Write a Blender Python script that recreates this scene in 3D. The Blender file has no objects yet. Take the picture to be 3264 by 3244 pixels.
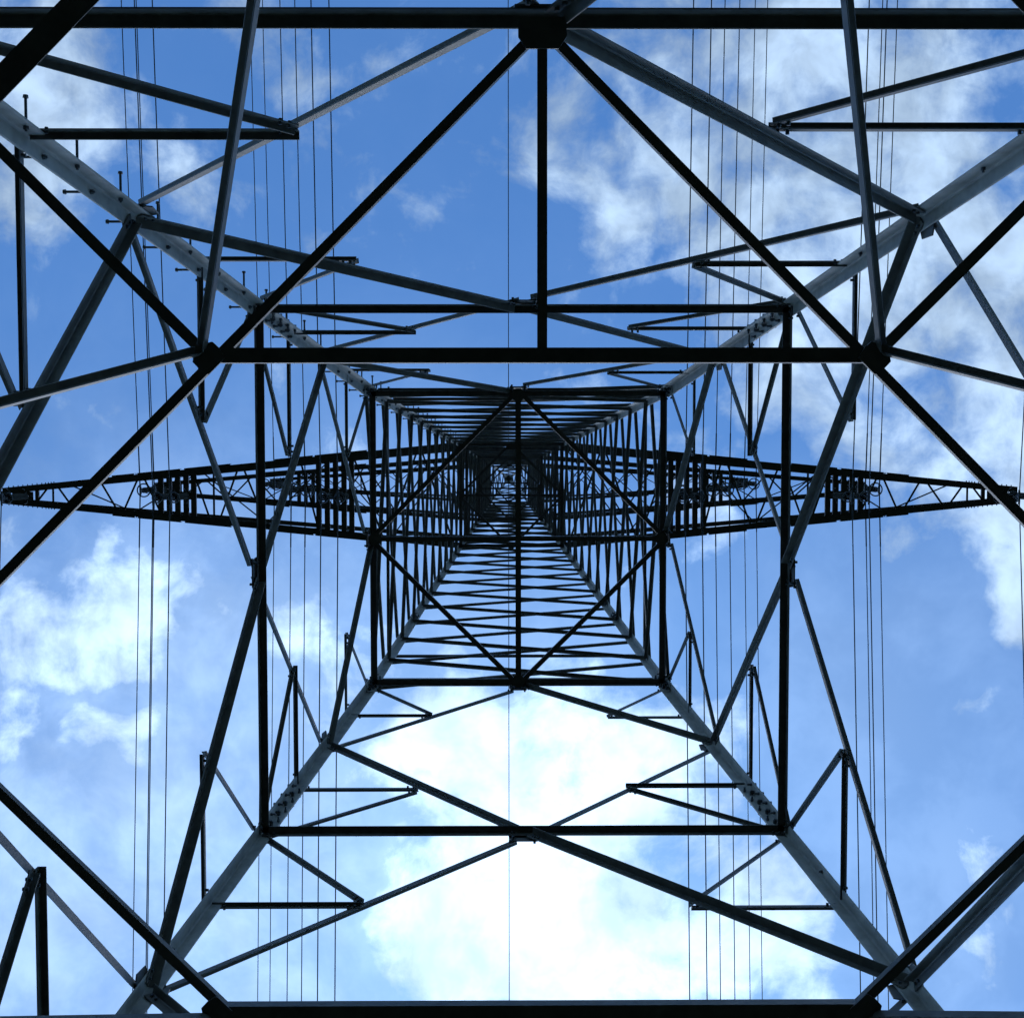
import bpy, math, random
from mathutils import Vector, Matrix
random.seed(7)
sc = bpy.context.scene
COL = sc.collection
R = math.radians

# ------------------------------------------------------------------ camera
# stands on the ground inside the tower and looks almost straight up
CAM_Z = 1.6
cam_d = bpy.data.cameras.new('camera')
cam = bpy.data.objects.new('camera', cam_d)
COL.objects.link(cam)
right = Vector((0.99997983, 0.00094869, -0.00628002))
down = Vector((-0.0012425, 0.99889664, -0.04694643))
fwd = Vector((0.00622855, 0.04695329, 0.99887767))
m = Matrix.Identity(4)
for i in range(3):
    m[i][0] = right[i]; m[i][1] = -down[i]; m[i][2] = -fwd[i]
m[2][3] = CAM_Z
cam.matrix_world = m
cam_d.sensor_width = 36.0
cam_d.lens = 36.0 * 3766.0 / 3264.0
cam_d.clip_start = 0.05
cam_d.clip_end = 5000
sc.camera = cam

# ------------------------------------------------------------------ light
SUN_EL, SUN_DIR_V = R(66), Vector((0.0, 0.407, 0.914))
SKY_STRENGTH = 0.14
sc.view_settings.view_transform = 'Standard'
sc.view_settings.look = 'None'
sc.view_settings.gamma = 1.0
sc.view_settings.use_curve_mapping = False
sc.view_settings.exposure = 0.0

sun_d = bpy.data.lights.new('sun', 'SUN')
sun_d.energy = 0.5
sun_d.angle = R(45)          # the sun stands behind bright cloud
sun_d.color = (1.0, 0.96, 0.9)
sun = bpy.data.objects.new('sun', sun_d)
COL.objects.link(sun)
sun.rotation_euler = SUN_DIR_V.to_track_quat('Z', 'Y').to_euler()
sun.location = (0, 30, 80)

world = bpy.data.worlds.new('World')
sc.world = world
world.use_nodes = True
nt = world.node_tree
nt.nodes.clear()
N, L = nt.nodes, nt.links


def node(kind, **kw):
    n = N.new(kind)
    for k, v in kw.items():
        setattr(n, k, v)
    return n


def put(n, idx, v):
    if isinstance(v, bpy.types.NodeSocket):
        L.new(v, n.inputs[idx])
    else:
        n.inputs[idx].default_value = v


def mth(op, a, b=None, c=None, clamp=False):
    n = node('ShaderNodeMath', operation=op, use_clamp=clamp)
    put(n, 0, a)
    if b is not None: put(n, 1, b)
    if c is not None: put(n, 2, c)
    return n.outputs[0]


def vmth(op, a, b=None, scale=None):
    n = node('ShaderNodeVectorMath', operation=op)
    put(n, 0, a)
    if b is not None: put(n, 1, b)
    if scale is not None: put(n, 'Scale', scale)
    return n.outputs['Value'] if op in ('LENGTH', 'DOT_PRODUCT') else n.outputs[0]


def smooth(x, lo, hi, a=0.0, b=1.0):
    n = node('ShaderNodeMapRange', interpolation_type='SMOOTHSTEP')
    put(n, 'Value', x); put(n, 'From Min', lo); put(n, 'From Max', hi)
    put(n, 'To Min', a); put(n, 'To Max', b)
    return n.outputs[0]


def noise(vec, scale, detail=8, rough=0.55, w=0.0, color=False, lac=2.0):
    n = node('ShaderNodeTexNoise', noise_dimensions='2D')
    put(n, 'Vector', vmth('ADD', vec, (w, w * 0.7, 0))); put(n, 'Scale', scale); put(n, 'Detail', detail)
    put(n, 'Roughness', rough); put(n, 'Lacunarity', lac)
    return n.outputs['Color'] if color else n.outputs['Fac']


def mixc(f, a, b):
    n = node('ShaderNodeMix', data_type='RGBA')
    put(n, 0, f)
    put(n, 6, a); put(n, 7, b)
    return n.outputs[2]


tc = node('ShaderNodeTexCoord')
dirv = tc.outputs['Generated']
sep = node('ShaderNodeSeparateXYZ'); L.new(dirv, sep.inputs[0])
zc = mth('MAXIMUM', sep.outputs[2], 0.06)
uu = mth('DIVIDE', sep.outputs[0], zc)
vv = mth('DIVIDE', sep.outputs[1], zc)
comb = node('ShaderNodeCombineXYZ'); L.new(uu, comb.inputs[0]); L.new(vv, comb.inputs[1])
uv = comb.outputs[0]                       # where the view ray meets a flat cloud deck of height 1

warp_c = noise(uv, 5.0, 3, 0.6, 1.3, color=True)
warp = vmth('SCALE', vmth('SUBTRACT', warp_c, (0.5, 0.5, 0.5)), scale=0.16)
uvw = vmth('MULTIPLY', vmth('ADD', uv, warp), (1, 1, 0))

# the cloud banks of this sky: (u, v, radius_u, radius_v, weight)
BANKS = [
    (-0.39, -0.285, 0.10, 0.085, 0.80), (-0.305, -0.245, 0.055, 0.06, 0.68),
    (-0.01, -0.345, 0.08, 0.05, 0.50), (0.045, -0.29, 0.065, 0.06, 0.66),
    (0.088, -0.215, 0.045, 0.115, 0.80), (0.185, -0.30, 0.13, 0.10, 1.05), (0.33, -0.29, 0.16, 0.12, 0.95),
    (0.23, -0.175, 0.11, 0.09, 0.90), (0.35, -0.15, 0.14, 0.12, 1.0), (0.40, -0.03, 0.14, 0.09, 1.0), (0.28, -0.05, 0.10, 0.07, 0.78),
    (0.42, 0.06, 0.085, 0.06, 1.0), (0.432, 0.135, 0.062, 0.055, 1.1), (0.445, 0.205, 0.035, 0.06, 0.7),
    (-0.325, 0.15, 0.065, 0.055, 0.95), (-0.39, 0.15, 0.06, 0.07, 0.90), (-0.335, 0.085, 0.022, 0.075, 0.68),
    (-0.425, 0.245, 0.065, 0.06, 0.98), (-0.335, 0.248, 0.042, 0.034, 0.92), (-0.395, 0.06, 0.07, 0.028, 0.55),
    (-0.14, -0.005, 0.06, 0.03, 0.40), (-0.11, 0.20, 0.10, 0.08, 0.55),
    (-0.03, 0.27, 0.11, 0.10, 1.15), (0.00, 0.40, 0.12, 0.12, 1.35), (0.11, 0.32, 0.11, 0.12, 1.1), (0.17, 0.43, 0.13, 0.08, 1.1),
    (0.215, 0.27, 0.06, 0.09, 0.45), (0.385, 0.42, 0.05, 0.025, 0.45), (0.08, 0.56, 0.25, 0.12, 0.9),
]
total = None
for (cu, cv, ru, rv, wt) in BANKS:
    ln = vmth('LENGTH', vmth('MULTIPLY', vmth('SUBTRACT', uvw, (cu, cv, 0)), (1 / ru, 1 / rv, 0)))
    b = smooth(ln, 1.6, 0.1, 0.0, wt)
    total = b if total is None else mth('SMOOTH_MAX', total, b, 0.2)
far = smooth(vmth('LENGTH', uv), 0.55, 0.9)
farbank = mth('MULTIPLY', smooth(noise(uv, 1.1, 2, 0.5, 4.0), 0.42, 0.62, 0.0, 0.75), far)
bank = mth('MAXIMUM', total, farbank)

uvs = vmth('ADD', uv, vmth('SCALE', warp, scale=0.35))
fine = noise(uvs, 11.0, 8, 0.6, 2.7)
big = noise(uv, 4.0, 1, 0.5, 8.1)
dens_in = mth('ADD', bank, mth('ADD', mth('MULTIPLY', mth('SUBTRACT', fine, 0.5), 2.3),
                               mth('MULTIPLY', mth('SUBTRACT', big, 0.5), 0.35)))
clear = smooth(vmth('LENGTH', vmth('MULTIPLY', vmth('SUBTRACT', uvw, (0.31, 0.26, 0)), (1 / 0.10, 1 / 0.15, 0))), 1.5, 0.2, 0.0, 0.45)
dens_in = mth('SUBTRACT', dens_in, clear)
cloud = smooth(dens_in, 0.16, 1.08)
# a thin veil of high haze, thicker towards the lower left
veil_d = vmth('LENGTH', vmth('MULTIPLY', vmth('SUBTRACT', uvw, (-0.33, 0.34, 0)), (1 / 0.52, 1 / 0.42, 0)))
veil = mth('MULTIPLY', smooth(veil_d, 1.35, 0.0, 0.04, 0.50), smooth(fine, 0.25, 0.75, 0.6, 1.15))
veil_r = vmth('LENGTH', vmth('MULTIPLY', vmth('SUBTRACT', uvw, (0.36, 0.30, 0)), (1 / 0.24, 1 / 0.34, 0)))
veil2 = mth('MULTIPLY', smooth(veil_r, 1.3, 0.1, 0.0, 0.30), smooth(big, 0.3, 0.7, 0.7, 1.1))
cover = mth('MAXIMUM', cloud, mth('MAXIMUM', mth('MINIMUM', veil, 1.0), veil2))

# clouds near the sun shine, the others stay bluish with grey folds
sund = vmth('DOT_PRODUCT', dirv, tuple(SUN_DIR_V))
glow = smooth(sund, math.cos(R(37)), math.cos(R(9)))
thick = smooth(dens_in, 0.5, 1.25)
dull = mth('SUBTRACT', 1.0, mth('MULTIPLY', veil2, 0.75))
shade = smooth(noise(uvs, 8.0, 5, 0.6, 11.0), 0.34, 0.66, 0.70, 1.06)
bright = mth('MULTIPLY', mth('MULTIPLY', shade, dull), mth('ADD', mth('MULTIPLY_ADD', thick, 0.22, 0.84), mth('MULTIPLY', glow, 0.85)))

sky = node('ShaderNodeTexSky', sky_type='NISHITA')
sky.sun_disc = False
sky.sun_elevation = SUN_EL
sky.sun_rotation = R(0)
sky.altitude = 200
sky.air_density = 1.0
sky.dust_density = 0.3
sky.ozone_density = 1.5
bgs = node('ShaderNodeBackground'); L.new(vmth('MULTIPLY', sky.outputs[0], (0.54, 1.0, 1.42)), bgs.inputs[0]); bgs.inputs[1].default_value = SKY_STRENGTH
bgc = node('ShaderNodeBackground'); bgc.inputs[0].default_value = (0.56, 0.77, 1.06, 1); L.new(bright, bgc.inputs[1])
above = smooth(sep.outputs[2], 0.0, 0.1)
mixs = node('ShaderNodeMixShader')
L.new(mth('MULTIPLY', cover, above), mixs.inputs[0])
L.new(bgs.outputs[0], mixs.inputs[1]); L.new(bgc.outputs[0], mixs.inputs[2])
out = node('ShaderNodeOutputWorld'); L.new(mixs.outputs[0], out.inputs[0])

# ------------------------------------------------------------------ materials


def material(name, base, rough, metal=0.0, var=0.25, scale=9.0, spec=0.5, streak=0.0, stain=(0.10, 0.075, 0.05)):
    mt = bpy.data.materials.new(name)
    mt.use_nodes = True
    t = mt.node_tree
    bs = t.nodes['Principled BSDF']
    bs.inputs['Roughness'].default_value = rough
    bs.inputs['Metallic'].default_value = metal
    bs.inputs['Specular IOR Level'].default_value = spec
    co = t.nodes.new('ShaderNodeTexCoord')
    n1 = t.nodes.new('ShaderNodeTexNoise')
    n1.inputs['Scale'].default_value = scale
    n1.inputs['Detail'].default_value = 2.5
    n1.inputs['Roughness'].default_value = 0.65
    t.links.new(co.outputs['Object'], n1.inputs['Vector'])
    info = t.nodes.new('ShaderNodeObjectInfo')
    add = t.nodes.new('ShaderNodeMath'); add.operation = 'MULTIPLY_ADD'
    t.links.new(info.outputs['Random'], add.inputs[0]); add.inputs[1].default_value = 0.22
    t.links.new(n1.outputs['Fac'], add.inputs[2])
    rmp = t.nodes.new('ShaderNodeMapRange')
    rmp.inputs['From Min'].default_value = 0.3; rmp.inputs['From Max'].default_value = 0.9
    rmp.inputs['To Min'].default_value = 1 - var; rmp.inputs['To Max'].default_value = 1 + var
    t.links.new(add.outputs[0], rmp.inputs['Value'])
    hs = t.nodes.new('ShaderNodeVectorMath'); hs.operation = 'SCALE'
    hs.inputs[0].default_value = base
    t.links.new(rmp.outputs[0], hs.inputs['Scale'])
    last = hs.outputs[0]
    if streak:
        n2 = t.nodes.new('ShaderNodeTexNoise')
        n2.inputs['Scale'].default_value = 2.3; n2.inputs['Detail'].default_value = 4
        n2.inputs['Roughness'].default_value = 0.75
        t.links.new(co.outputs['Object'], n2.inputs['Vector'])
        r2 = t.nodes.new('ShaderNodeMapRange'); r2.interpolation_type = 'SMOOTHSTEP'
        r2.inputs['From Min'].default_value = 0.57; r2.inputs['From Max'].default_value = 0.74
        r2.inputs['To Max'].default_value = streak
        t.links.new(n2.outputs['Fac'], r2.inputs['Value'])
        mx = t.nodes.new('ShaderNodeMix'); mx.data_type = 'RGBA'
        t.links.new(r2.outputs[0], mx.inputs[0])
        t.links.new(last, mx.inputs[6]); mx.inputs[7].default_value = (*stain, 1)
        last = mx.outputs[2]
    t.links.new(last, bs.inputs['Base Color'])
    return mt


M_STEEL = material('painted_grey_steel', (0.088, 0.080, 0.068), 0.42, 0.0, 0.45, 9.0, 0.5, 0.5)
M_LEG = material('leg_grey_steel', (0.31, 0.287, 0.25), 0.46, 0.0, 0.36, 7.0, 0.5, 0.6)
M_BOLT = material('dark_bolt_steel', (0.09, 0.095, 0.10), 0.5, 0.3, 0.2, 30.0)
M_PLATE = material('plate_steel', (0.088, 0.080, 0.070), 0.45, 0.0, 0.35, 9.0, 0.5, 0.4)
M_WIRE = material('weathered_aluminium', (0.075, 0.078, 0.085), 0.6, 0.5, 0.15, 20.0)
M_INS = material('brown_porcelain', (0.022, 0.015, 0.013), 0.5, 0.0, 0.15, 12.0)
M_RING = material('galvanised_ring', (0.07, 0.072, 0.075), 0.5, 0.2, 0.2, 20.0)
M_CONC = material('concrete', (0.30, 0.29, 0.27), 0.9, 0.0, 0.25, 4.0)
M_GRASS = material('rough_grass', (0.020, 0.024, 0.012), 0.95, 0.0, 0.5, 0.8, 0.1, 0.5, (0.026, 0.022, 0.015))

# ------------------------------------------------------------------ helpers
UP = Vector((0, 0, 1))


def link(name, verts, faces, mat, parent=None, smoothf=False, kind=None):
    me = bpy.data.meshes.new(name)
    me.from_pydata([tuple(v) for v in verts], [], faces)
    me.materials.append(mat)
    if smoothf:
        for p in me.polygons: p.use_smooth = True
    me.update()
    o = bpy.data.objects.new(name, me)
    COL.objects.link(o)
    if parent is not None: o.parent = parent
    if kind: o['kind'] = kind
    return o


def empty(name, loc=(0, 0, 0), parent=None):
    o = bpy.data.objects.new(name, None)
    o.empty_display_size = 0.2
    o.location = loc
    COL.objects.link(o)
    if parent is not None: o.parent = parent
    return o


def tag(o, label, cat, group=None, kind=None):
    if label: o['label'] = label
    if cat: o['category'] = cat
    if group: o['group'] = group
    if kind: o['kind'] = kind
    return o


def frame_of(p0, p1, e1, e2):
    d = (p1 - p0).normalized()
    a = (e1 - d * e1.dot(d)).normalized()
    b = e2 - d * e2.dot(d)
    b = (b - a * b.dot(a)).normalized()
    return d, a, b


def angle_data(p0, p1, e1, e2, w1, w2=None, t=0.008, centre=True):
    """an L-section between two points: heel on the line, leg w1 along e1, leg w2 along e2"""
    p0, p1 = Vector(p0), Vector(p1)
    w2 = w2 or w1
    d, a, b = frame_of(p0, p1, Vector(e1), Vector(e2))
    off = -a * (w1 * 0.5) if centre else Vector((0, 0, 0))
    r = t * 1.1                       # root fillet and rounded toes, as rolled
    pts = [(0, 0), (w1, 0), (w1, t * 0.55), (w1 - t * 0.45, t), (t + r, t), (t + r * 0.3, t + r * 0.3), (t, t + r),
           (t, w2 - t * 0.45), (t * 0.55, w2), (0, w2)]
    n = len(pts)
    vs = []
    for q in (p0, p1):
        for (x, y) in pts:
            vs.append(q + off + a * x + b * y)
    flip = d.dot(a.cross(b)) < 0
    fs = []
    for i in range(n):
        j = (i + 1) % n
        f = (i, j, n + j, n + i)
        fs.append(f[::-1] if flip else f)
    e0 = tuple(range(n - 1, -1, -1)); e1_ = tuple(range(n, 2 * n))
    fs.append(e0[::-1] if flip else e0); fs.append(e1_[::-1] if flip else e1_)
    return vs, fs


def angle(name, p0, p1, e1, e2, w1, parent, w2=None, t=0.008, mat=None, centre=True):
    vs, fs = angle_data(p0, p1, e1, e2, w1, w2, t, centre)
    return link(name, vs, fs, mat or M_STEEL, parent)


class MB:
    """collects simple solids into one mesh"""
    def __init__(s): s.v = []; s.f = []

    def add(s, vs, fs):
        o = len(s.v); s.v += [Vector(v) for v in vs]; s.f += [tuple(i + o for i in f) for f in fs]

    def box(s, c, ax, ay, az, hx, hy, hz):
        c = Vector(c); vs = []
        for sx in (-1, 1):
            for sy in (-1, 1):
                for sz in (-1, 1):
                    vs.append(c + ax * (sx * hx) + ay * (sy * hy) + az * (sz * hz))
        s.add(vs, [(0, 1, 3, 2), (4, 6, 7, 5), (0, 4, 5, 1), (2, 3, 7, 6), (0, 2, 6, 4), (1, 5, 7, 3)])

    def cyl(s, p0, p1, r0, r1=None, n=8):
        p0, p1 = Vector(p0), Vector(p1); r1 = r0 if r1 is None else r1
        d = (p1 - p0).normalized(); a = d.orthogonal().normalized(); b = d.cross(a)
        vs = []
        for q, r in ((p0, r0), (p1, r1)):
            for i in range(n):
                t = 2 * math.pi * i / n
                vs.append(q + a * (math.cos(t) * r) + b * (math.sin(t) * r))
        fs = [(i, (i + 1) % n, n + (i + 1) % n, n + i) for i in range(n)]
        fs += [tuple(range(n - 1, -1, -1)), tuple(range(n, 2 * n))]
        s.add(vs, fs)

    def tube(s, pts, rad, n=6, closed=False):
        pts = [Vector(p) for p in pts]; k = len(pts); vs = []
        for i, p in enumerate(pts):
            if closed: d = pts[(i + 1) % k] - pts[i - 1]
            else: d = pts[min(i + 1, k - 1)] - pts[max(i - 1, 0)]
            d.normalize()
            a = d.cross(UP) if abs(d.z) < 0.9 else d.cross(Vector((1, 0, 0)))
            a.normalize(); b = d.cross(a)
            for j in range(n):
                t = 2 * math.pi * j / n
                vs.append(p + a * (math.cos(t) * rad) + b * (math.sin(t) * rad))
        fs = []
        for i in range(k if closed else k - 1):
            i2 = (i + 1) % k
            for j in range(n):
                j2 = (j + 1) % n
                fs.append((i * n + j, i2 * n + j, i2 * n + j2, i * n + j2))
        if not closed:
            fs += [tuple(range(n)), tuple(range((k - 1) * n + n - 1, (k - 1) * n - 1, -1))]
        s.add(vs, fs)

    def lathe(s, base, axis, prof, n=12):
        base = Vector(base); d = Vector(axis).normalized(); a = d.orthogonal().normalized(); b = d.cross(a)
        vs = []
        for (h, r) in prof:
            for j in range(n):
                t = 2 * math.pi * j / n
                vs.append(base + d * h + a * (math.cos(t) * r) + b * (math.sin(t) * r))
        fs = []
        for i in range(len(prof) - 1):
            for j in range(n):
                j2 = (j + 1) % n
                fs.append((i * n + j, i * n + j2, (i + 1) * n + j2, (i + 1) * n + j))
        s.add(vs, fs)

    def plate(s, pts, nrm, t):
        nrm = Vector(nrm).normalized() * (t * 0.5); pts = [Vector(p) for p in pts]; n = len(pts)
        vs = [p - nrm for p in pts] + [p + nrm for p in pts]
        fs = [tuple(range(n - 1, -1, -1)), tuple(range(n, 2 * n))] + [(i, (i + 1) % n, n + (i + 1) % n, n + i) for i in range(n)]
        s.add(vs, fs)

    def build(s, name, mat, parent=None, smoothf=False, kind=None):
        return link(name, s.v, s.f, mat, parent, smoothf, kind)


# ------------------------------------------------------------------ ground
def ground():
    g = 40; size = 3000.0
    vs, fs = [], []
    for i in range(g + 1):
        for j in range(g + 1):
            x = ((i / g) * 2 - 1); y = ((j / g) * 2 - 1)
            x = math.copysign(abs(x) ** 2.2, x) * size; y = math.copysign(abs(y) ** 2.2, y) * size
            h = 0.0 if max(abs(x), abs(y)) < 12 else random.uniform(-0.25, 0.25)
            vs.append((x, y, h))
    for i in range(g):
        for j in range(g):
            a = i * (g + 1) + j
            fs.append((a, a + g + 1, a + g + 2, a + 1))
    o = link('ground', vs, fs, M_GRASS)
    tag(o, 'rough dark grass field under the tower', None, None, 'structure')


ground()

# ------------------------------------------------------------------ tower geometry
T0 = Vector((0.166, 1.0426, 0.0))                 # tower centre on the ground
ZA, ZL1, ZB, ZL2, ZC = 6.841, 9.53, 11.933, 14.05, 16.03
Z1, Z2, Z3, ZP = 31.1, 36.905, 43.103, 50.727
PROFILE = [(0.0, 3.836), (ZC, 1.834), (Z1, 1.325), (Z2, 0.99), (Z3, 0.725), (ZP - 0.15, 0.085)]


def S(z):
    for (z0, s0), (z1, s1) in zip(PROFILE, PROFILE[1:]):
        if z <= z1:
            return s0 + (s1 - s0) * (z - z0) / (z1 - z0)
    return PROFILE[-1][1]


tower = empty('transmission_tower', T0)
tag(tower, 'grey steel lattice transmission tower seen from inside its base looking up', 'tower')


def rotk(v, k):
    x, y, z = v
    for _ in range(k): x, y = -y, x
    return Vector((x, y, z))


def fp(k, x, z, off=0.0):
    """point on face k (0 is the -Y face): x across, z up, off inwards"""
    return rotk((x, -S(z) + off, z), k)


def inward(k): return rotk((0, 1, 0.0), k)


LEGT = 0.013
JB = [MB() for _ in range(4)]                # bolts of the face joints


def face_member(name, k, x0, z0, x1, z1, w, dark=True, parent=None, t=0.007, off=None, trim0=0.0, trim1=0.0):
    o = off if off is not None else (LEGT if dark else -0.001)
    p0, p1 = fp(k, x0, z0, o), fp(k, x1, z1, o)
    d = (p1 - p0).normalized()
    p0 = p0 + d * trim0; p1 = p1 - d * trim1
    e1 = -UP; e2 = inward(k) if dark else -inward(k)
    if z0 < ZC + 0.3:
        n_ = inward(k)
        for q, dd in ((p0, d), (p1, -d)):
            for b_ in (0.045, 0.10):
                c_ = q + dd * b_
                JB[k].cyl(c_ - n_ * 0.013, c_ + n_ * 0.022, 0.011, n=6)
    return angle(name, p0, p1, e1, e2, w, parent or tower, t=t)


# ---- legs
def leg_seg(sx, sy, z0, z1, w, t, z_in=0.0):
    p0 = Vector((sx * S(z0), sy * S(z0), z0)); p1 = Vector((sx * S(z1), sy * S(z1), z1))
    return angle_data(p0, p1, Vector((-sx, 0, 0)), Vector((0, -sy, 0)), w, w, t, centre=False)


CORNERS = [(-1, -1), (1, -1), (1, 1), (-1, 1)]
legs = []
for ci, (sx, sy) in enumerate(CORNERS):
    mb = MB()
    for (z0, z1, w, t) in [(0.0, ZC, 0.112, 0.012), (ZC, Z1 + 0.3, 0.10, 0.010), (Z1 + 0.3, Z3, 0.09, 0.009), (Z3, ZP - 0.15, 0.065, 0.007)]:
        steps = [z0] + [zz for zz in (Z1, Z2) if z0 < zz < z1] + [z1]
        for a, b in zip(steps, steps[1:]):
            mb.add(*leg_seg(sx, sy, a, b, w, t))
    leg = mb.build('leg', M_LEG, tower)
    legs.append(leg)
    # splices: cover angles bolted inside the leg
    for (za, zb, w, t) in [(ZB + 0.10, ZB + 0.95, 0.100, 0.009), (ZC - 0.22, ZC + 0.42, 0.088, 0.009), (ZC + 4.5, ZC + 5.0, 0.085, 0.008), (ZC + 9.0, ZC + 9.5, 0.085, 0.008)]:
        ins = 0.013 if zb < ZC + 1 else 0.0105
        q0 = Vector((sx * (S(za) - ins), sy * (S(za) - ins), za)); q1 = Vector((sx * (S(zb) - ins), sy * (S(zb) - ins), zb))
        sp = angle('splice_plate', q0, q1, Vector((-sx, 0, 0)), Vector((0, -sy, 0)), w, leg, t=t, mat=M_LEG, centre=False)
        ob = MB()
        for fx in (0, 1):
            n = Vector((0, -sy, 0)) if fx == 0 else Vector((-sx, 0, 0))
            along = Vector((-sx, 0, 0)) if fx == 0 else Vector((0, -sy, 0))
            rows = 4 if zb < ZC + 1 else 3
            for i in range(rows):
                for j in (0, 1):
                    u = (i + 0.5 + (0.25 if j else -0.1)) / rows
                    c = q0.lerp(q1, u) + along * (w * (0.36 + 0.42 * j)) + n * (t + 0.002)
                    ob.cyl(c - n * 0.045, c + n * 0.016, 0.0155, n=6)
                    ob.cyl(c + n * 0.016, c + n * 0.042, 0.0095, n=6)
        ob.build('splice_bolts', M_BOLT, leg, kind='stuff')
    # gusset at K nodes on the legs
    for zz in (ZL1, ZL2):
        for fx in (0, 1):
            k = ci if fx == 0 else (ci - 1) % 4
            xs = -1 if fx == 0 else 1
            s = S(zz)
            g = MB()
            pts = [fp(k, xs * (S(zz - 0.13) - 0.02), zz - 0.13, -0.0075), fp(k, xs * (S(zz + 0.13) - 0.02), zz + 0.13, -0.0075),
                   fp(k, xs * (s - 0.17), zz + 0.07, -0.0075), fp(k, xs * (s - 0.17), zz - 0.07, -0.0075)]
            nr = (pts[1] - pts[0]).cross(pts[2] - pts[0])
            g.plate(pts, nr, 0.010)
            g.build('gusset_plate', M_PLATE, tower)
    ft = MB()
    ft.lathe((sx * S(0), sy * S(0), -0.4), UP, [(0, 0.0), (0, 0.42), (0.55, 0.36), (0.62, 0.30), (0.62, 0.0)], 16)
    ft.build('concrete_footing', M_CONC, tower)

# scattered nuts on the inner faces of each leg
for ci, (sx, sy) in enumerate(CORNERS):
    nb = MB()
    rnd = random.Random(ci)
    z = 3.0
    while z < ZC - 0.4:
        if not (ZB - 0.1 < z < ZB + 1.0):
            for fx in (0, 1):
                if rnd.random() < (0.0 if ci == 0 else 0.06):
                    n = Vector((0, -sy, 0)) if fx == 0 else Vector((-sx, 0, 0))
                    along = Vector((-sx, 0, 0)) if fx == 0 else Vector((0, -sy, 0))
                    zz = z + 0.14 * fx
                    c = Vector((sx * S(zz), sy * S(zz), zz)) + along * 0.065 + n * 0.012
                    nb.cyl(c, c + n * 0.016, 0.014, n=6); nb.cyl(c + n * 0.016, c + n * 0.03, 0.008, n=6)
        z += 0.57
    nb.build('leg_nuts', M_BOLT, legs[ci], kind='stuff')

# step bolts up the one climbing leg
sx, sy = CORNERS[0]
z = 3.0
i = 0
while z < Z1:
    fx = i % 2
    w = 0.07 if z < ZC else 0.06
    n = Vector((0, -1, 0)) if fx == 0 else Vector((-1, 0, 0))
    along = Vector((1, 0, 0)) if fx == 0 else Vector((0, 1, 0))
    c = Vector((sx * S(z), sy * S(z), z)) + along * w
    sb = MB()
    sb.cyl(c - n * 0.04, c - n * 0.013, 0.008, n=6)
    sb.cyl(c - n * 0.030, c - n * 0.0125, 0.016, n=6)
    sb.cyl(c - n * 0.001, c + n * 0.02, 0.015, n=6)
    sb.cyl(c + n * 0.018, c + n * 0.145, 0.0085, n=8)
    sb.cyl(c + n * 0.140, c + n * 0.156, 0.0165, 0.0135, n=8)
    sb.build('step_bolt', M_BOLT, legs[0])
    z += 0.2835 if z < ZC else 0.375
    i += 1

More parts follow.
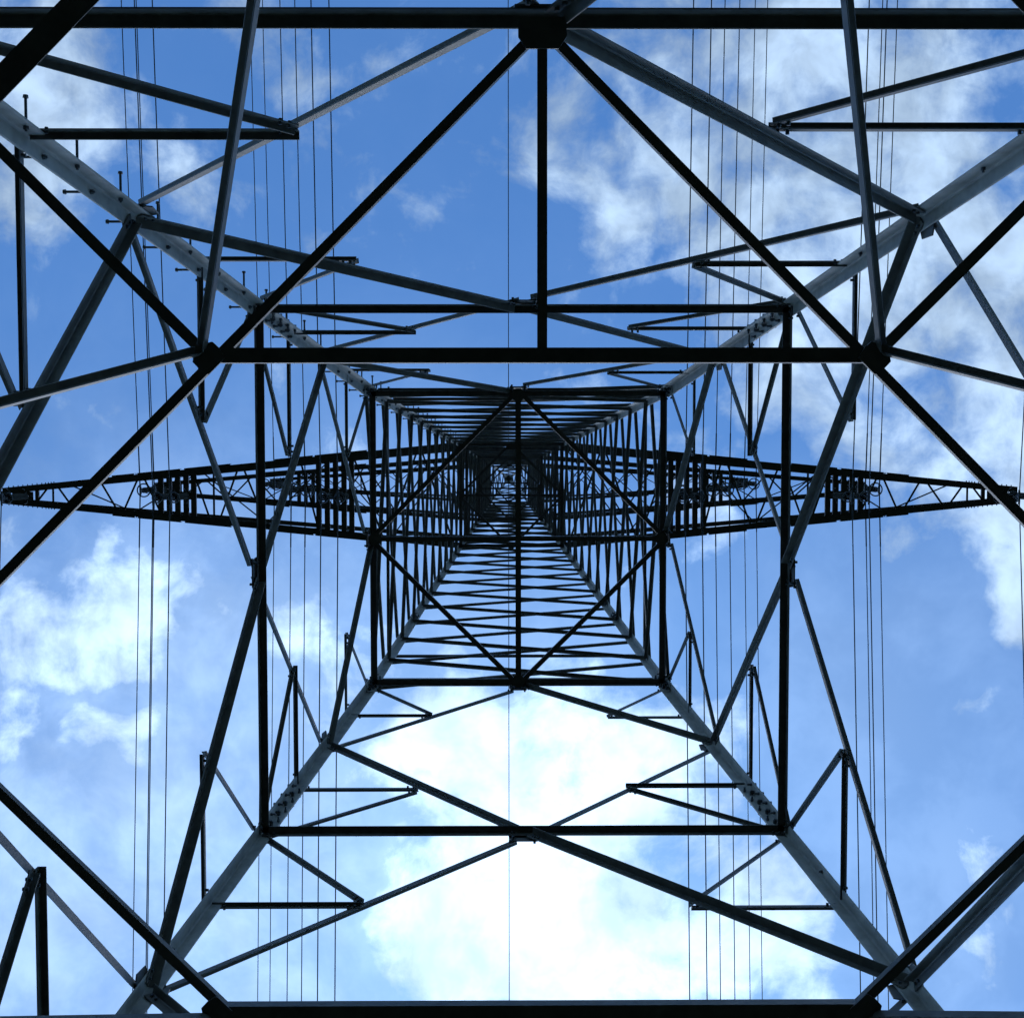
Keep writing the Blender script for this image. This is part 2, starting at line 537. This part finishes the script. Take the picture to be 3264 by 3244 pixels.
# ---- lower body faces: K bracing, ring beams, redundants (same on each face, turned)
UQ = 0.22                                                # node on the lowest diagonals that carries the hip braces
zq = ZA + (0.35 - ZA) * UQ
for k in range(4):
    sA, sB, sC = S(ZA), S(ZB), S(ZC)
    # ring beams
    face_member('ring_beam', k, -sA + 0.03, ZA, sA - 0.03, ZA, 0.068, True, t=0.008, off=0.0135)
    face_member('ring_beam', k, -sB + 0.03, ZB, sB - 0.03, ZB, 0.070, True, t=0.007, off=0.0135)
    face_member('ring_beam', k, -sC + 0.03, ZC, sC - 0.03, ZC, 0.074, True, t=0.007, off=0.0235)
    # lowest panel: diagonals from the middle of the ring beam down to the feet
    for s_ in (-1, 1):
        face_member('diagonal_brace', k, 0.04 * s_, ZA - 0.02, s_ * (S(0.35) - 0.03), 0.35, 0.075 if s_ > 0 else 0.06, s_ > 0, t=0.008, off=(0.022 if s_ > 0 else -0.002))
    # K panels: (z lower, z node, z upper)
    for pi, (za, zl, zb, w, wr) in enumerate([(ZA, ZL1, ZB, 0.074, 0.050), (ZB, ZL2, ZC, 0.060, 0.040)]):
        for s_ in (-1, 1):
            # lower diagonal: dark on the right, light on the left (seen from inside with the face at the top)
            dk = s_ > 0
            xe = s_ * (S(zl) - 0.05)
            face_member('diagonal_brace', k, 0.05 * s_, za + 0.03, xe, zl - 0.03, w if dk else w * 0.76, dk, t=0.007, off=(0.0135 if dk else -0.014))
            # redundants of the lower half panel
            mx, mz = xe * 0.5, (za + zl) * 0.5
            oo = -0.012 if not dk else -0.010
            face_member('redundant_brace', k, mx, mz + 0.02, s_ * (S(mz) - 0.03), mz + 0.02, wr, not dk, off=oo)
            face_member('redundant_brace', k, mx, mz - 0.035, s_ * (S(za) - 0.06), za + 0.04, wr, not dk, off=oo - 0.002)
            # upper diagonal
            dk2 = s_ < 0
            face_member('diagonal_brace', k, xe, zl + 0.03, 0.05 * s_, zb - 0.03, w * 1.04 if dk2 else w * 0.74, dk2, t=0.007, off=(0.0145 if dk2 else -0.014))
            mx, mz = xe * 0.5, (zl + zb) * 0.5
            oo = -0.012 if not dk2 else -0.010
            face_member('redundant_brace', k, mx, mz - 0.02, s_ * (S(mz) - 0.03), mz - 0.02, wr * 0.8, not dk2, off=oo)
            face_member('redundant_brace', k, mx, mz + 0.035, s_ * (S(zb) - 0.06), zb - 0.035, wr * 0.8, not dk2, off=oo - 0.002)
        # gusset at the middle of the upper ring beam
        g = MB()
        zz = zb
        hw = 0.12 if pi == 0 else 0.10
        pts = [fp(k, -hw, zz - 0.10, 0.0), fp(k, hw, zz - 0.10, 0.0), fp(k, hw * 1.15, zz + 0.02, 0.0), fp(k, hw * 0.8, zz + 0.10, 0.0),
               fp(k, -hw * 0.8, zz + 0.10, 0.0), fp(k, -hw * 1.15, zz + 0.02, 0.0)]
        nr = (pts[1] - pts[0]).cross(pts[2] - pts[0])
        g.plate(pts, nr, 0.010)
        gp = g.build('gusset_plate', M_PLATE, tower)
        b = MB()
        n = inward(k)
        for q in pts:
            c = q.lerp(fp(k, 0, zz, 0), 0.22)
            b.cyl(c - n * 0.03, c + n * 0.035, 0.012, n=6)
        b.build('gusset_bolts', M_BOLT, gp, kind='stuff')
    # vertical gusset below the ring beam of level A
    g = MB()
    pts = [fp(k, -0.12, ZA - 0.03, 0.006), fp(k, 0.12, ZA - 0.03, 0.006), fp(k, 0.14, ZA + 0.09, 0.006), fp(k, -0.14, ZA + 0.09, 0.006)]
    g.plate(pts, (pts[1] - pts[0]).cross(pts[2] - pts[0]), 0.012)
    g.build('gusset_plate', M_PLATE, tower)


# ---- diaphragm at level A
def flat(name, p0, p1, w, heel_to, z_off=0.0, wv=None, t=0.007, parent=None, mat=None):
    """horizontal angle: flat flange below, upright flange on the side nearer to heel_to"""
    p0 = Vector(p0); p1 = Vector(p1)
    p0.z += z_off; p1.z += z_off
    d = (p1 - p0).normalized(); side = d.cross(UP)
    mid = (p0 + p1) * 0.5
    if side.dot(Vector(heel_to) - mid) > 0: side = -side
    return angle(name, p0, p1, side, UP, w, parent or tower, w2=wv or w, t=t, mat=mat)


for k in range(4):
    JB[k].build('joint_bolts', M_BOLT, tower, kind='stuff')
sA = 2.947
h = sA * 0.5
mids = [Vector((0, -sA + 0.05, ZA)), Vector((sA - 0.05, 0, ZA)), Vector((0, sA - 0.05, ZA)), Vector((-sA + 0.05, 0, ZA))]
C_A = Vector((0, 0, ZA))
HEEL = C_A + Vector((-T0.x, -T0.y, 0)) * 0.6
for i in range(4):
    a, b = mids[i], mids[(i + 1) % 4]
    dd = (b - a).normalized()
    flat('diaphragm_brace', a + dd * 0.06, b - dd * 0.06, 0.044, HEEL, -0.012, wv=0.034)
for sgn in (-1, 1):
    flat('diaphragm_beam', (-h - 0.02, sgn * h, ZA), (h + 0.02, sgn * h, ZA), 0.066, HEEL, -0.028, wv=0.052, t=0.008)
    flat('diaphragm_strut', (0, sgn * (sA - 0.09), ZA), (0, sgn * (h + 0.02), ZA), 0.044, (3, 0, ZA), -0.020, wv=0.04)
for (sx, sy) in CORNERS:
    flat('corner_strut', (sx * (h + 0.005), sy * (h + 0.005), ZA), (sx * (sA - 0.10), sy * (sA - 0.10), ZA), 0.05, (sx * 9, 0, ZA), -0.012, wv=0.045)
    # gusset where diamond, beam and struts meet
    g = MB()
    c = Vector((sx * h, sy * h, ZA - 0.0335))
    pts = [c + Vector((sx * a, sy * b, 0)) for a, b in ((-0.085, -0.012), (-0.06, 0.03), (-0.03, 0.058), (0.02, 0.048), (0.048, 0.02), (0.058, -0.03), (0.03, -0.06), (-0.012, -0.085))]
    g.plate(pts, UP, 0.008)
    g.build('gusset_plate', M_PLATE, tower)
    # hip braces: from the diaphragm node down to the lowest face diagonals
    xq = UQ * S(0.35)
    for ax in (0, 1):
        if ax == 0:
            q = Vector((sx * xq, sy * (S(zq) - 0.03), zq)); away = Vector((sx, 0, 0))
        else:
            q = Vector((sx * (S(zq) - 0.03), sy * xq, zq)); away = Vector((0, sy, 0))
        p = Vector((sx * (h + (0.02 if ax else 0.0)), sy * (h + (0.0 if ax else 0.02)), ZA - 0.046))
        angle('hip_brace', p, q, -UP, away, 0.048, tower, t=0.006)
    # horizontal corner brace at the lower node
    a = Vector((sx * xq, sy * (S(zq) - 0.05), zq)); b = Vector((sx * (S(zq) - 0.05), sy * xq, zq))
    flat('corner_brace', a, b, 0.085, (sx * 9, sy * 9, zq), -0.05, wv=0.07)
for i in range(4):
    g = MB()
    r_ = lambda x, y: rotk((x, y, ZA - 0.034), i)
    s0 = -sA
    g.plate([r_(-0.105, s0 + 0.02), r_(0.105, s0 + 0.02), r_(0.105, s0 + 0.105), r_(0.07, s0 + 0.155), r_(-0.07, s0 + 0.155), r_(-0.105, s0 + 0.105)], UP, 0.010)
    gp = g.build('gusset_plate', M_PLATE, tower)

# ---- diaphragms of the upper body: diamond and cross struts
for (zz, w, both) in [(ZC, 0.055, True), (Z1, 0.055, False), (Z2, 0.05, False), (Z3, 0.045, False)]:
    s = S(zz)
    pts = [Vector((0, -s + 0.03, zz)), Vector((s - 0.03, 0, zz)), Vector((0, s - 0.03, zz)), Vector((-s + 0.03, 0, zz))]
    for i in range(4):
        flat('diaphragm_brace', pts[i], pts[(i + 1) % 4], w, (0, 0, zz), -0.010, wv=w)
    flat('diaphragm_strut', pts[3], pts[1], w * 1.05, (0, -1, zz), -0.024, wv=w)
    if both:
        flat('diaphragm_strut', pts[0], pts[2], w * 1.25, (3, 0, zz), -0.034, wv=w)
    for p in pts:
        g = MB()
        q = p * 0.97; q.z = zz - 0.040
        e = 0.085 if zz < Z1 else 0.10
        g.plate([q + Vector((e * math.cos(t_ * math.pi / 4 + 0.39), e * math.sin(t_ * math.pi / 4 + 0.39), 0)) for t_ in range(8)], UP, 0.007)
        g.build('gusset_plate', M_PLATE, tower)

# ---- upper body: crossed bracing panel by panel
levels = [ZC + 1.507 * i for i in range(11)]
levels[-1] = Z1
levels += [Z1 + (Z2 - Z1) * i / 5 for i in range(1, 6)]
levels += [Z2 + (Z3 - Z2) * i / 6 for i in range(1, 7)]
for k in range(4):
    for i, (a, b) in enumerate(zip(levels, levels[1:])):
        w = 0.050 if a < Z1 - 4 else (0.056 if a < Z1 else 0.066)
        off = 0.0125
        face_member('cross_brace', k, -(S(a) - 0.035), a + 0.05, S(b) - 0.035, b - 0.03, w, True, t=0.006, off=off)
        face_member('cross_brace', k, S(a) - 0.035, a + 0.05, -(S(b) - 0.035), b - 0.03, w, False, t=0.006, off=-0.001)
    for zz in (levels[0] + 0.55, levels[1] + 0.52):
        face_member('horizontal_brace', k, -(S(zz) - 0.05), zz, S(zz) - 0.05, zz, 0.045, False, t=0.006, off=-0.009)
    for zz, w in ((Z1, 0.08), (Z1 + 1.7, 0.065), (Z2, 0.07), (Z2 + 1.4, 0.06), (Z3, 0.06), (Z3 + 1.2, 0.05)):
        face_member('ring_beam', k, -(S(zz) - 0.01), zz, S(zz) - 0.01, zz, w, True, t=0.007, off=0.020)
    # earth-wire peak
    zs = [Z3, Z3 + 1.35, Z3 + 2.6, Z3 + 3.75, Z3 + 4.8, Z3 + 5.7, Z3 + 6.5]
    for i, (a, b) in enumerate(zip(zs, zs[1:])):
        s_ = 1 if (i + k) % 2 else -1
        face_member('peak_brace', k, -s_ * (S(a) - 0.02), a, s_ * (S(b) - 0.02), b, 0.04, True, t=0.005, off=0.008)
        if i < 4:
            face_member('peak_brace', k, s_ * (S(a) - 0.02), a, -s_ * (S(b) - 0.02), b, 0.04, False, t=0.005, off=-0.001)
cap = MB()
cap.plate([Vector((x * 0.17, y * 0.17, ZP - 0.16)) for x, y in ((-1, -1), (1, -1), (1, 1), (-1, 1))], UP, 0.012)
cap.box((0, 0, ZP - 0.07), Vector((1, 0, 0)), Vector((0, 1, 0)), UP, 0.03, 0.07, 0.08)
cap.build('peak_plate', M_PLATE, tower)

# ------------------------------------------------------------------ crossarms
PHASES = {1: [4.28, 8.22, 12.17], 2: [6.01, 10.28], 3: [8.10]}
ARMS = {1: dict(z=Z1, tip=12.68, ht=0.195, rise=1.7, w=0.15, wb=0.05),
        2: dict(z=Z2, tip=10.62, ht=0.18, rise=1.4, w=0.115, wb=0.045),
        3: dict(z=Z3, tip=8.40, ht=0.16, rise=1.2, w=0.10, wb=0.04)}


def arm_half(n, x):
    a = ARMS[n]; s = S(a['z'])
    return s + (a['ht'] - s) * (x - s) / (a['tip'] - s)


def crossarm(n, sg):
    a = ARMS[n]; z = a['z']; s = S(z); zt = z + a['rise']; st = S(zt); tip = a['tip']; w = a['w']; wb = a['wb']
    arm = empty('crossarm', (0, 0, 0), tower)
    arm['label'] = '%s arm of the %s crossarm' % ('left' if sg < 0 else 'right', {1: 'lowest and widest', 2: 'middle', 3: 'uppermost'}[n])
    P = lambda x, side, dz=0.0: Vector((sg * x, side * arm_half(n, x), z + dz))

    def top(x, side):
        u = (x - st) / (tip - 0.25 - st)
        return Vector((sg * x, side * (st + (a['ht'] * 0.9 - st) * u), zt + (z + 0.16 - zt) * u))
    for side in (-1, 1):
        angle('bottom_chord', P(s - 0.05, side), P(tip, side), Vector((0, -side, 0)), UP, w, arm, t=0.010, centre=False)
        angle('top_chord', top(st - 0.05, side), top(tip - 0.25, side), Vector((0, -side, 0)), -UP, w * 0.72, arm, t=0.008, centre=False)
        # splice covers on the bottom chord, standing a little proud
        if n == 1:
            spl = [(9.95, 9.40), (9.32, 8.25), (8.15, 7.0), (5.9, 4.95), (4.9, 3.6)]
        elif n == 2:
            spl = [(7.4, 6.6), (5.2, 4.3)]
        else:
            spl = [(4.9, 4.2)]
        for x0, x1 in spl:
            o_ = Vector((0, side * 0.034, -0.011))
            angle('splice_plate', P(x0, side) + o_, P(x1, side) + o_, Vector((0, -side, 0)), UP, w * 0.95, arm, t=0.010, centre=False, mat=M_PLATE)
        b = MB()
        xs = []
        if n == 1:
            xs = [tip - 0.13 - 0.118 * i for i in range(8)] + [11.63, 11.56, 11.49, 11.42, 9.37, 9.30]
        else:
            xs = [tip - 0.12 - 0.12 * i for i in range(6)] + [tip * 0.7 - 0.08 * i for i in range(4)]
        for x in xs:
            c = P(x, side) + UP * (w * 0.5)
            nrm = Vector((0, side, 0))
            b.cyl(c - nrm * 0.03, c + nrm * 0.032, 0.013, n=6)
        b.build('chord_bolts', M_BOLT, arm, kind='stuff')
        # side lattice between bottom and top chord
        k = 5 if n == 1 else 4
        x0 = tip - 0.9; xs = [x0 + (s + 0.1 - x0) * i / (2 * k) for i in range(2 * k + 1)]
        ins = Vector((0, -side * 0.012, 0))
        for i in range(2 * k):
            p = P(xs[i], side, 0.02) if i % 2 == 0 else top(xs[i], side)
            q = top(xs[i + 1], side) if i % 2 == 0 else P(xs[i + 1], side, 0.02)
            angle('lattice_brace', p + ins, q + ins, Vector((sg, 0, 0)), Vector((0, -side, 0)), wb * 0.9, arm, t=0.005)
    # bottom lattice
    if n == 1:
        zig = [(11.88, 1, 11.50, -1), (11.34, -1, 10.92, 1), (10.86, 1, 10.36, -1), (10.26, -1, 9.79, 1), (9.70, 1, 9.28, -1), (9.18, -1, 8.70, 1),
               (7.93, -1, 7.50, 1), (7.31, 1, 6.79, -1), (6.70, -1, 6.10, 1), (6.02, 1, 5.36, -1), (5.26, -1, 4.80, 1),
               (3.95, -1, 3.20, 1), (3.14, 1, 2.32, -1), (2.26, -1, 1.42, 1)]
        struts = [11.42, 7.42]
    else:
        zig = []
        x = tip - 0.85; sd = 1
        ph = PHASES[n]
        while x > s + 0.3:
            nx = max(x - (0.62 if n == 2 else 0.55) * (1 + 0.9 * (tip - x) / tip), s + 0.12)
            zig.append((x - 0.03, sd, nx + 0.03, -sd)); sd = -sd; x = nx
        struts = [tip - 0.8, tip * 0.62]
    for (x0, a0, x1, a1) in zig:
        p = P(x0, a0, 0.012) - Vector((0, a0 * 0.05, 0)); q = P(x1, a1, 0.012) - Vector((0, a1 * 0.05, 0))
        flat('lattice_brace', p, q, wb, (sg * 30, 0, z), 0.0, wv=wb * 0.8, t=0.006, parent=arm)
        # the lattice of the top plane, lighter
    k = 6 if n == 1 else 5
    xs = [tip - 1.5 + (st + 0.2 - tip + 1.5) * i / k for i in range(k + 1)]
    for i in range(k):
        s1 = 1 if i % 2 else -1
        flat('lattice_brace', top(xs[i], s1) - UP * 0.03, top(xs[i + 1], -s1) - UP * 0.03, wb * 0.7, (sg * 30, 0, z), 0.0, t=0.005, parent=arm)
    for x in struts:
        flat('lattice_strut', P(x, -1, 0.008) + Vector((0, 0.05, 0)), P(x, 1, 0.008) - Vector((0, 0.05, 0)), wb * 1.05, (sg * 30, 0, z), 0.0, t=0.006, parent=arm)
    # hanger beams at each phase: channels across the arm
    for ph in PHASES[n]:
        at_tip = ph > tip - 0.8
        offs = [-0.34, -0.12, 0.12] if (at_tip and n == 1) else ([-0.25, 0.0, 0.2] if at_tip else ([0.53, 0.32, 0.11, -0.10, -0.29] if n == 1 else [0.30, 0.10, -0.12, -0.30]))
        for i, o_ in enumerate(offs):
            x = ph + o_
            if x > tip - 0.04: continue
            wd = 0.13 if n == 1 else 0.11
            if at_tip and n == 1: wd = 0.085
            y0 = arm_half(n, x) - 0.02
            b = MB()
            cx = Vector((sg * x, 0, z + 0.055))
            X, Y = Vector((1, 0, 0)), Vector((0, 1, 0))
            b.box(cx - UP * 0.035, X, Y, UP, wd / 2, y0, 0.004)
            for e in (-1, 1):
                b.box(cx + X * (e * (wd / 2 - 0.004)), X, Y, UP, 0.004, y0, 0.0305)
            b.build('hanger_beam', M_STEEL, arm)
        # small hook plate over the middle of the beams
        b = MB()
        b.box((sg * ph, 0, z - 0.004), Vector((1, 0, 0)), Vector((0, 1, 0)), UP, 0.30 if not at_tip else 0.26, 0.10, 0.008)
        b.build('hanger_plate', M_PLATE, arm)
    # end plate
    b = MB()
    b.box((sg * (tip - 0.06), 0, z + 0.05), Vector((1, 0, 0)), Vector((0, 1, 0)), UP, 0.06, a['ht'] - 0.015, 0.045)
    b.build('end_plate', M_PLATE, arm)
    # gussets where the chords meet the legs
    for side in (-1, 1):
        g = MB()
        c = Vector((sg * (s + 0.05), side * (s - 0.01), z + 0.02))
        pts = [c + Vector((sg * x, -side * abs(x) * 0.09, zz)) for x, zz in ((-0.12, -0.13), (0.25, -0.1), (0.35, 0.02), (0.2, 0.14), (-0.12, 0.18))]
        g.plate(pts, (0, 1, 0), 0.012)
        g.build('gusset_plate', M_PLATE, arm)


for n in (1, 2, 3):
    for sg in (-1, 1):
        crossarm(n, sg)

# ------------------------------------------------------------------ insulators
DROP = {1: 1.72, 2: 1.80, 3: 1.75}
TWIN = 0.2
side_word = {-1: 'left', 1: 'right'}
arm_word = {1: 'lowest', 2: 'middle', 3: 'uppermost'}


def phase_word(n, i):
    if i == len(PHASES[n]) - 1: return 'tip'
    if n == 1: return 'inner end' if i == 0 else 'middle'
    return 'inner half'


def shed_profile(length):
    pr = [(0.0, 0.0), (0.0, 0.032), (0.07, 0.032), (0.07, 0.022)]
    k = int((length - 0.16) / 0.052)
    for i in range(k):
        h0 = 0.085 + i * 0.052
        pr += [(h0, 0.026), (h0 + 0.012, 0.082), (h0 + 0.018, 0.080), (h0 + 0.034, 0.027)]
    pr += [(length - 0.07, 0.024), (length - 0.07, 0.032), (length, 0.032), (length, 0.0)]
    return pr


def insulator_mesh(n, parent_set):
    d = DROP[n]
    rr = 0.115 if n == 1 else 0.185
    for s_ in (-1, 1):
        x = s_ * TWIN
        e = empty('insulator_string', (x, 0, 0), parent_set)
        b = MB()
        b.cyl((0, 0, d), (0, 0, d - 0.20), 0.014, n=8)
        b.box((0, 0, d - 0.06), Vector((1, 0, 0)), Vector((0, 1, 0)), UP, 0.035, 0.012, 0.05)
        b.build('top_fitting', M_RING, e)
        b = MB()
        b.cyl((0, 0, 0.26), (0, 0, 0.10), 0.016, n=8)
        b.box((0, 0, 0.16), Vector((1, 0, 0)), Vector((0, 1, 0)), UP, 0.012, 0.035, 0.05)
        b.build('bottom_fitting', M_RING, e)
        b = MB()
        b.lathe((0, 0, 0.24), UP, shed_profile(d - 0.24 - 0.18), 14)
        b.build('insulator_rod', M_INS, e, smoothf=True)
        b = MB()
        b.tube([(rr * math.cos(t * math.pi / 14), rr * math.sin(t * math.pi / 14), 0.33) for t in range(28)], 0.019, 6, closed=True)
        for t in (0.6, math.pi + 0.6):
            b.tube([(rr * math.cos(t), rr * math.sin(t), 0.33), (rr * 0.45 * math.cos(t + 0.3), rr * 0.45 * math.sin(t + 0.3), 0.27), (0, 0, 0.22)], 0.010, 5)
        b.build('arcing_ring', M_RING, e)
        b = MB()
        for t in (-1, 1):
            b.tube([(0, 0, d - 0.2), (0.02 * t, 0.10 * t, d - 0.22), (0.03 * t, 0.17 * t, d - 0.33), (0.02 * t, 0.19 * t, d - 0.45)], 0.009, 5)
        b.build('arcing_horn', M_RING, e)
        b = MB()
        b.box((0, 0, 0.035), Vector((1, 0, 0)), Vector((0, 1, 0)), UP, 0.022, 0.11, 0.028)
        b.tube([(0, -0.17, 0.012), (0, -0.10, 0.0), (0, 0.10, 0.0), (0, 0.17, 0.012)], 0.026, 8)
        b.box((0, 0.05, 0.06), Vector((1, 0, 0)), Vector((0, 1, 0)), UP, 0.038, 0.012, 0.012)
        b.box((0, -0.05, 0.06), Vector((1, 0, 0)), Vector((0, 1, 0)), UP, 0.038, 0.012, 0.012)
        b.build('suspension_clamp', M_BOLT, e)
    b = MB()
    b.box((0, 0, 0.19), Vector((1, 0, 0)), Vector((0, 1, 0)), UP, TWIN + 0.05, 0.010, 0.035)
    b.build('yoke_plate', M_PLATE, parent_set)


def copy_tree(o, parent=None):
    c = o.copy(); COL.objects.link(c)
    c.parent = parent
    for ch in list(o.children): copy_tree(ch, c)
    return c


for n in (1, 2, 3):
    proto = None
    for sg in (-1, 1):
        for i, x in enumerate(PHASES[n]):
            if proto is None:
                s_ = empty('insulator_set'); insulator_mesh(n, s_); proto = s_
            else:
                s_ = copy_tree(proto)
            s_.location = (T0.x + sg * x, T0.y, ARMS[n]['z'] - 0.012 - DROP[n])
            where = phase_word(n, i)
            tag(s_, 'pair of dark insulator rods with rings under the %s of the %s %s crossarm' % (where, side_word[sg], arm_word[n]), 'insulator', 'insulator sets under the crossarms')

# ------------------------------------------------------------------ conductors
SLOPE_BACK, SLOPE_FRONT, SPAN = 0.078, 0.105, 300.0


def wire_pts(x, z0, sb, sf, drift_b=0.0, drift_f=0.0):
    ys = [-300, -220, -160, -110, -75, -50, -36, -26, -18, -12, -8, -5, -3, -1.6, -0.8, -0.3, 0, 0.3, 0.8, 1.6, 3, 5, 8, 12, 18, 26, 36, 50, 75, 110, 160, 220, 300]
    pts = []
    for y in ys:
        a = abs(y); sl = sb if y < 0 else sf
        pts.append(Vector((x + (drift_b if y < 0 else drift_f) * a, T0.y + y, z0 - sl * a + sl / SPAN * a * a)))
    return pts


for n in (1, 2, 3):
    for sg in (-1, 1):
        for i, x in enumerate(PHASES[n]):
            for io in (-1, 1):
                X = T0.x + sg * x + io * sg * TWIN
                z0 = ARMS[n]['z'] - 0.012 - DROP[n]
                b = MB()
                b.tube(wire_pts(X, z0, SLOPE_BACK, SLOPE_FRONT), 0.0135, 6)
                o = b.build('conductor_wire', M_WIRE)
                tag(o, '%s wire of the twin conductor under the %s of the %s %s crossarm' % ('outer' if io > 0 else 'inner', phase_word(n, i), side_word[sg], arm_word[n]),
                    'power line', 'twin conductor wires')
                if n > 1:
                    b = MB()
                    pp = [p for p in wire_pts(X, z0, SLOPE_BACK, SLOPE_FRONT) if abs(p.y - T0.y) < 0.9]
                    p0 = [p for p in wire_pts(X, z0, SLOPE_BACK, SLOPE_FRONT) if abs(p.y - T0.y) < 1.7]
                    b.tube(p0, 0.019, 8)
                    b.build('armour_rods', M_WIRE, o)
b = MB()
b.tube(wire_pts(T0.x, ZP + 0.0, 0.085, 0.05), 0.017, 6)
o = b.build('earth_wire', M_WIRE)
tag(o, 'single thin earth wire running over the peak of the tower', 'power line')

# ------------------------------------------------------------------ render settings
sc.render.engine = 'CYCLES'
sc.cycles.max_bounces = 4
sc.cycles.diffuse_bounces = 2
sc.render.film_transparent = False
sc.cycles.use_denoising = True
world.cycles.sampling_method = 'MANUAL'
world.cycles.sample_map_resolution = 256
sc.cycles.use_adaptive_sampling = True
sc.cycles.adaptive_threshold = 0.03
sc.cycles.adaptive_min_samples = 10
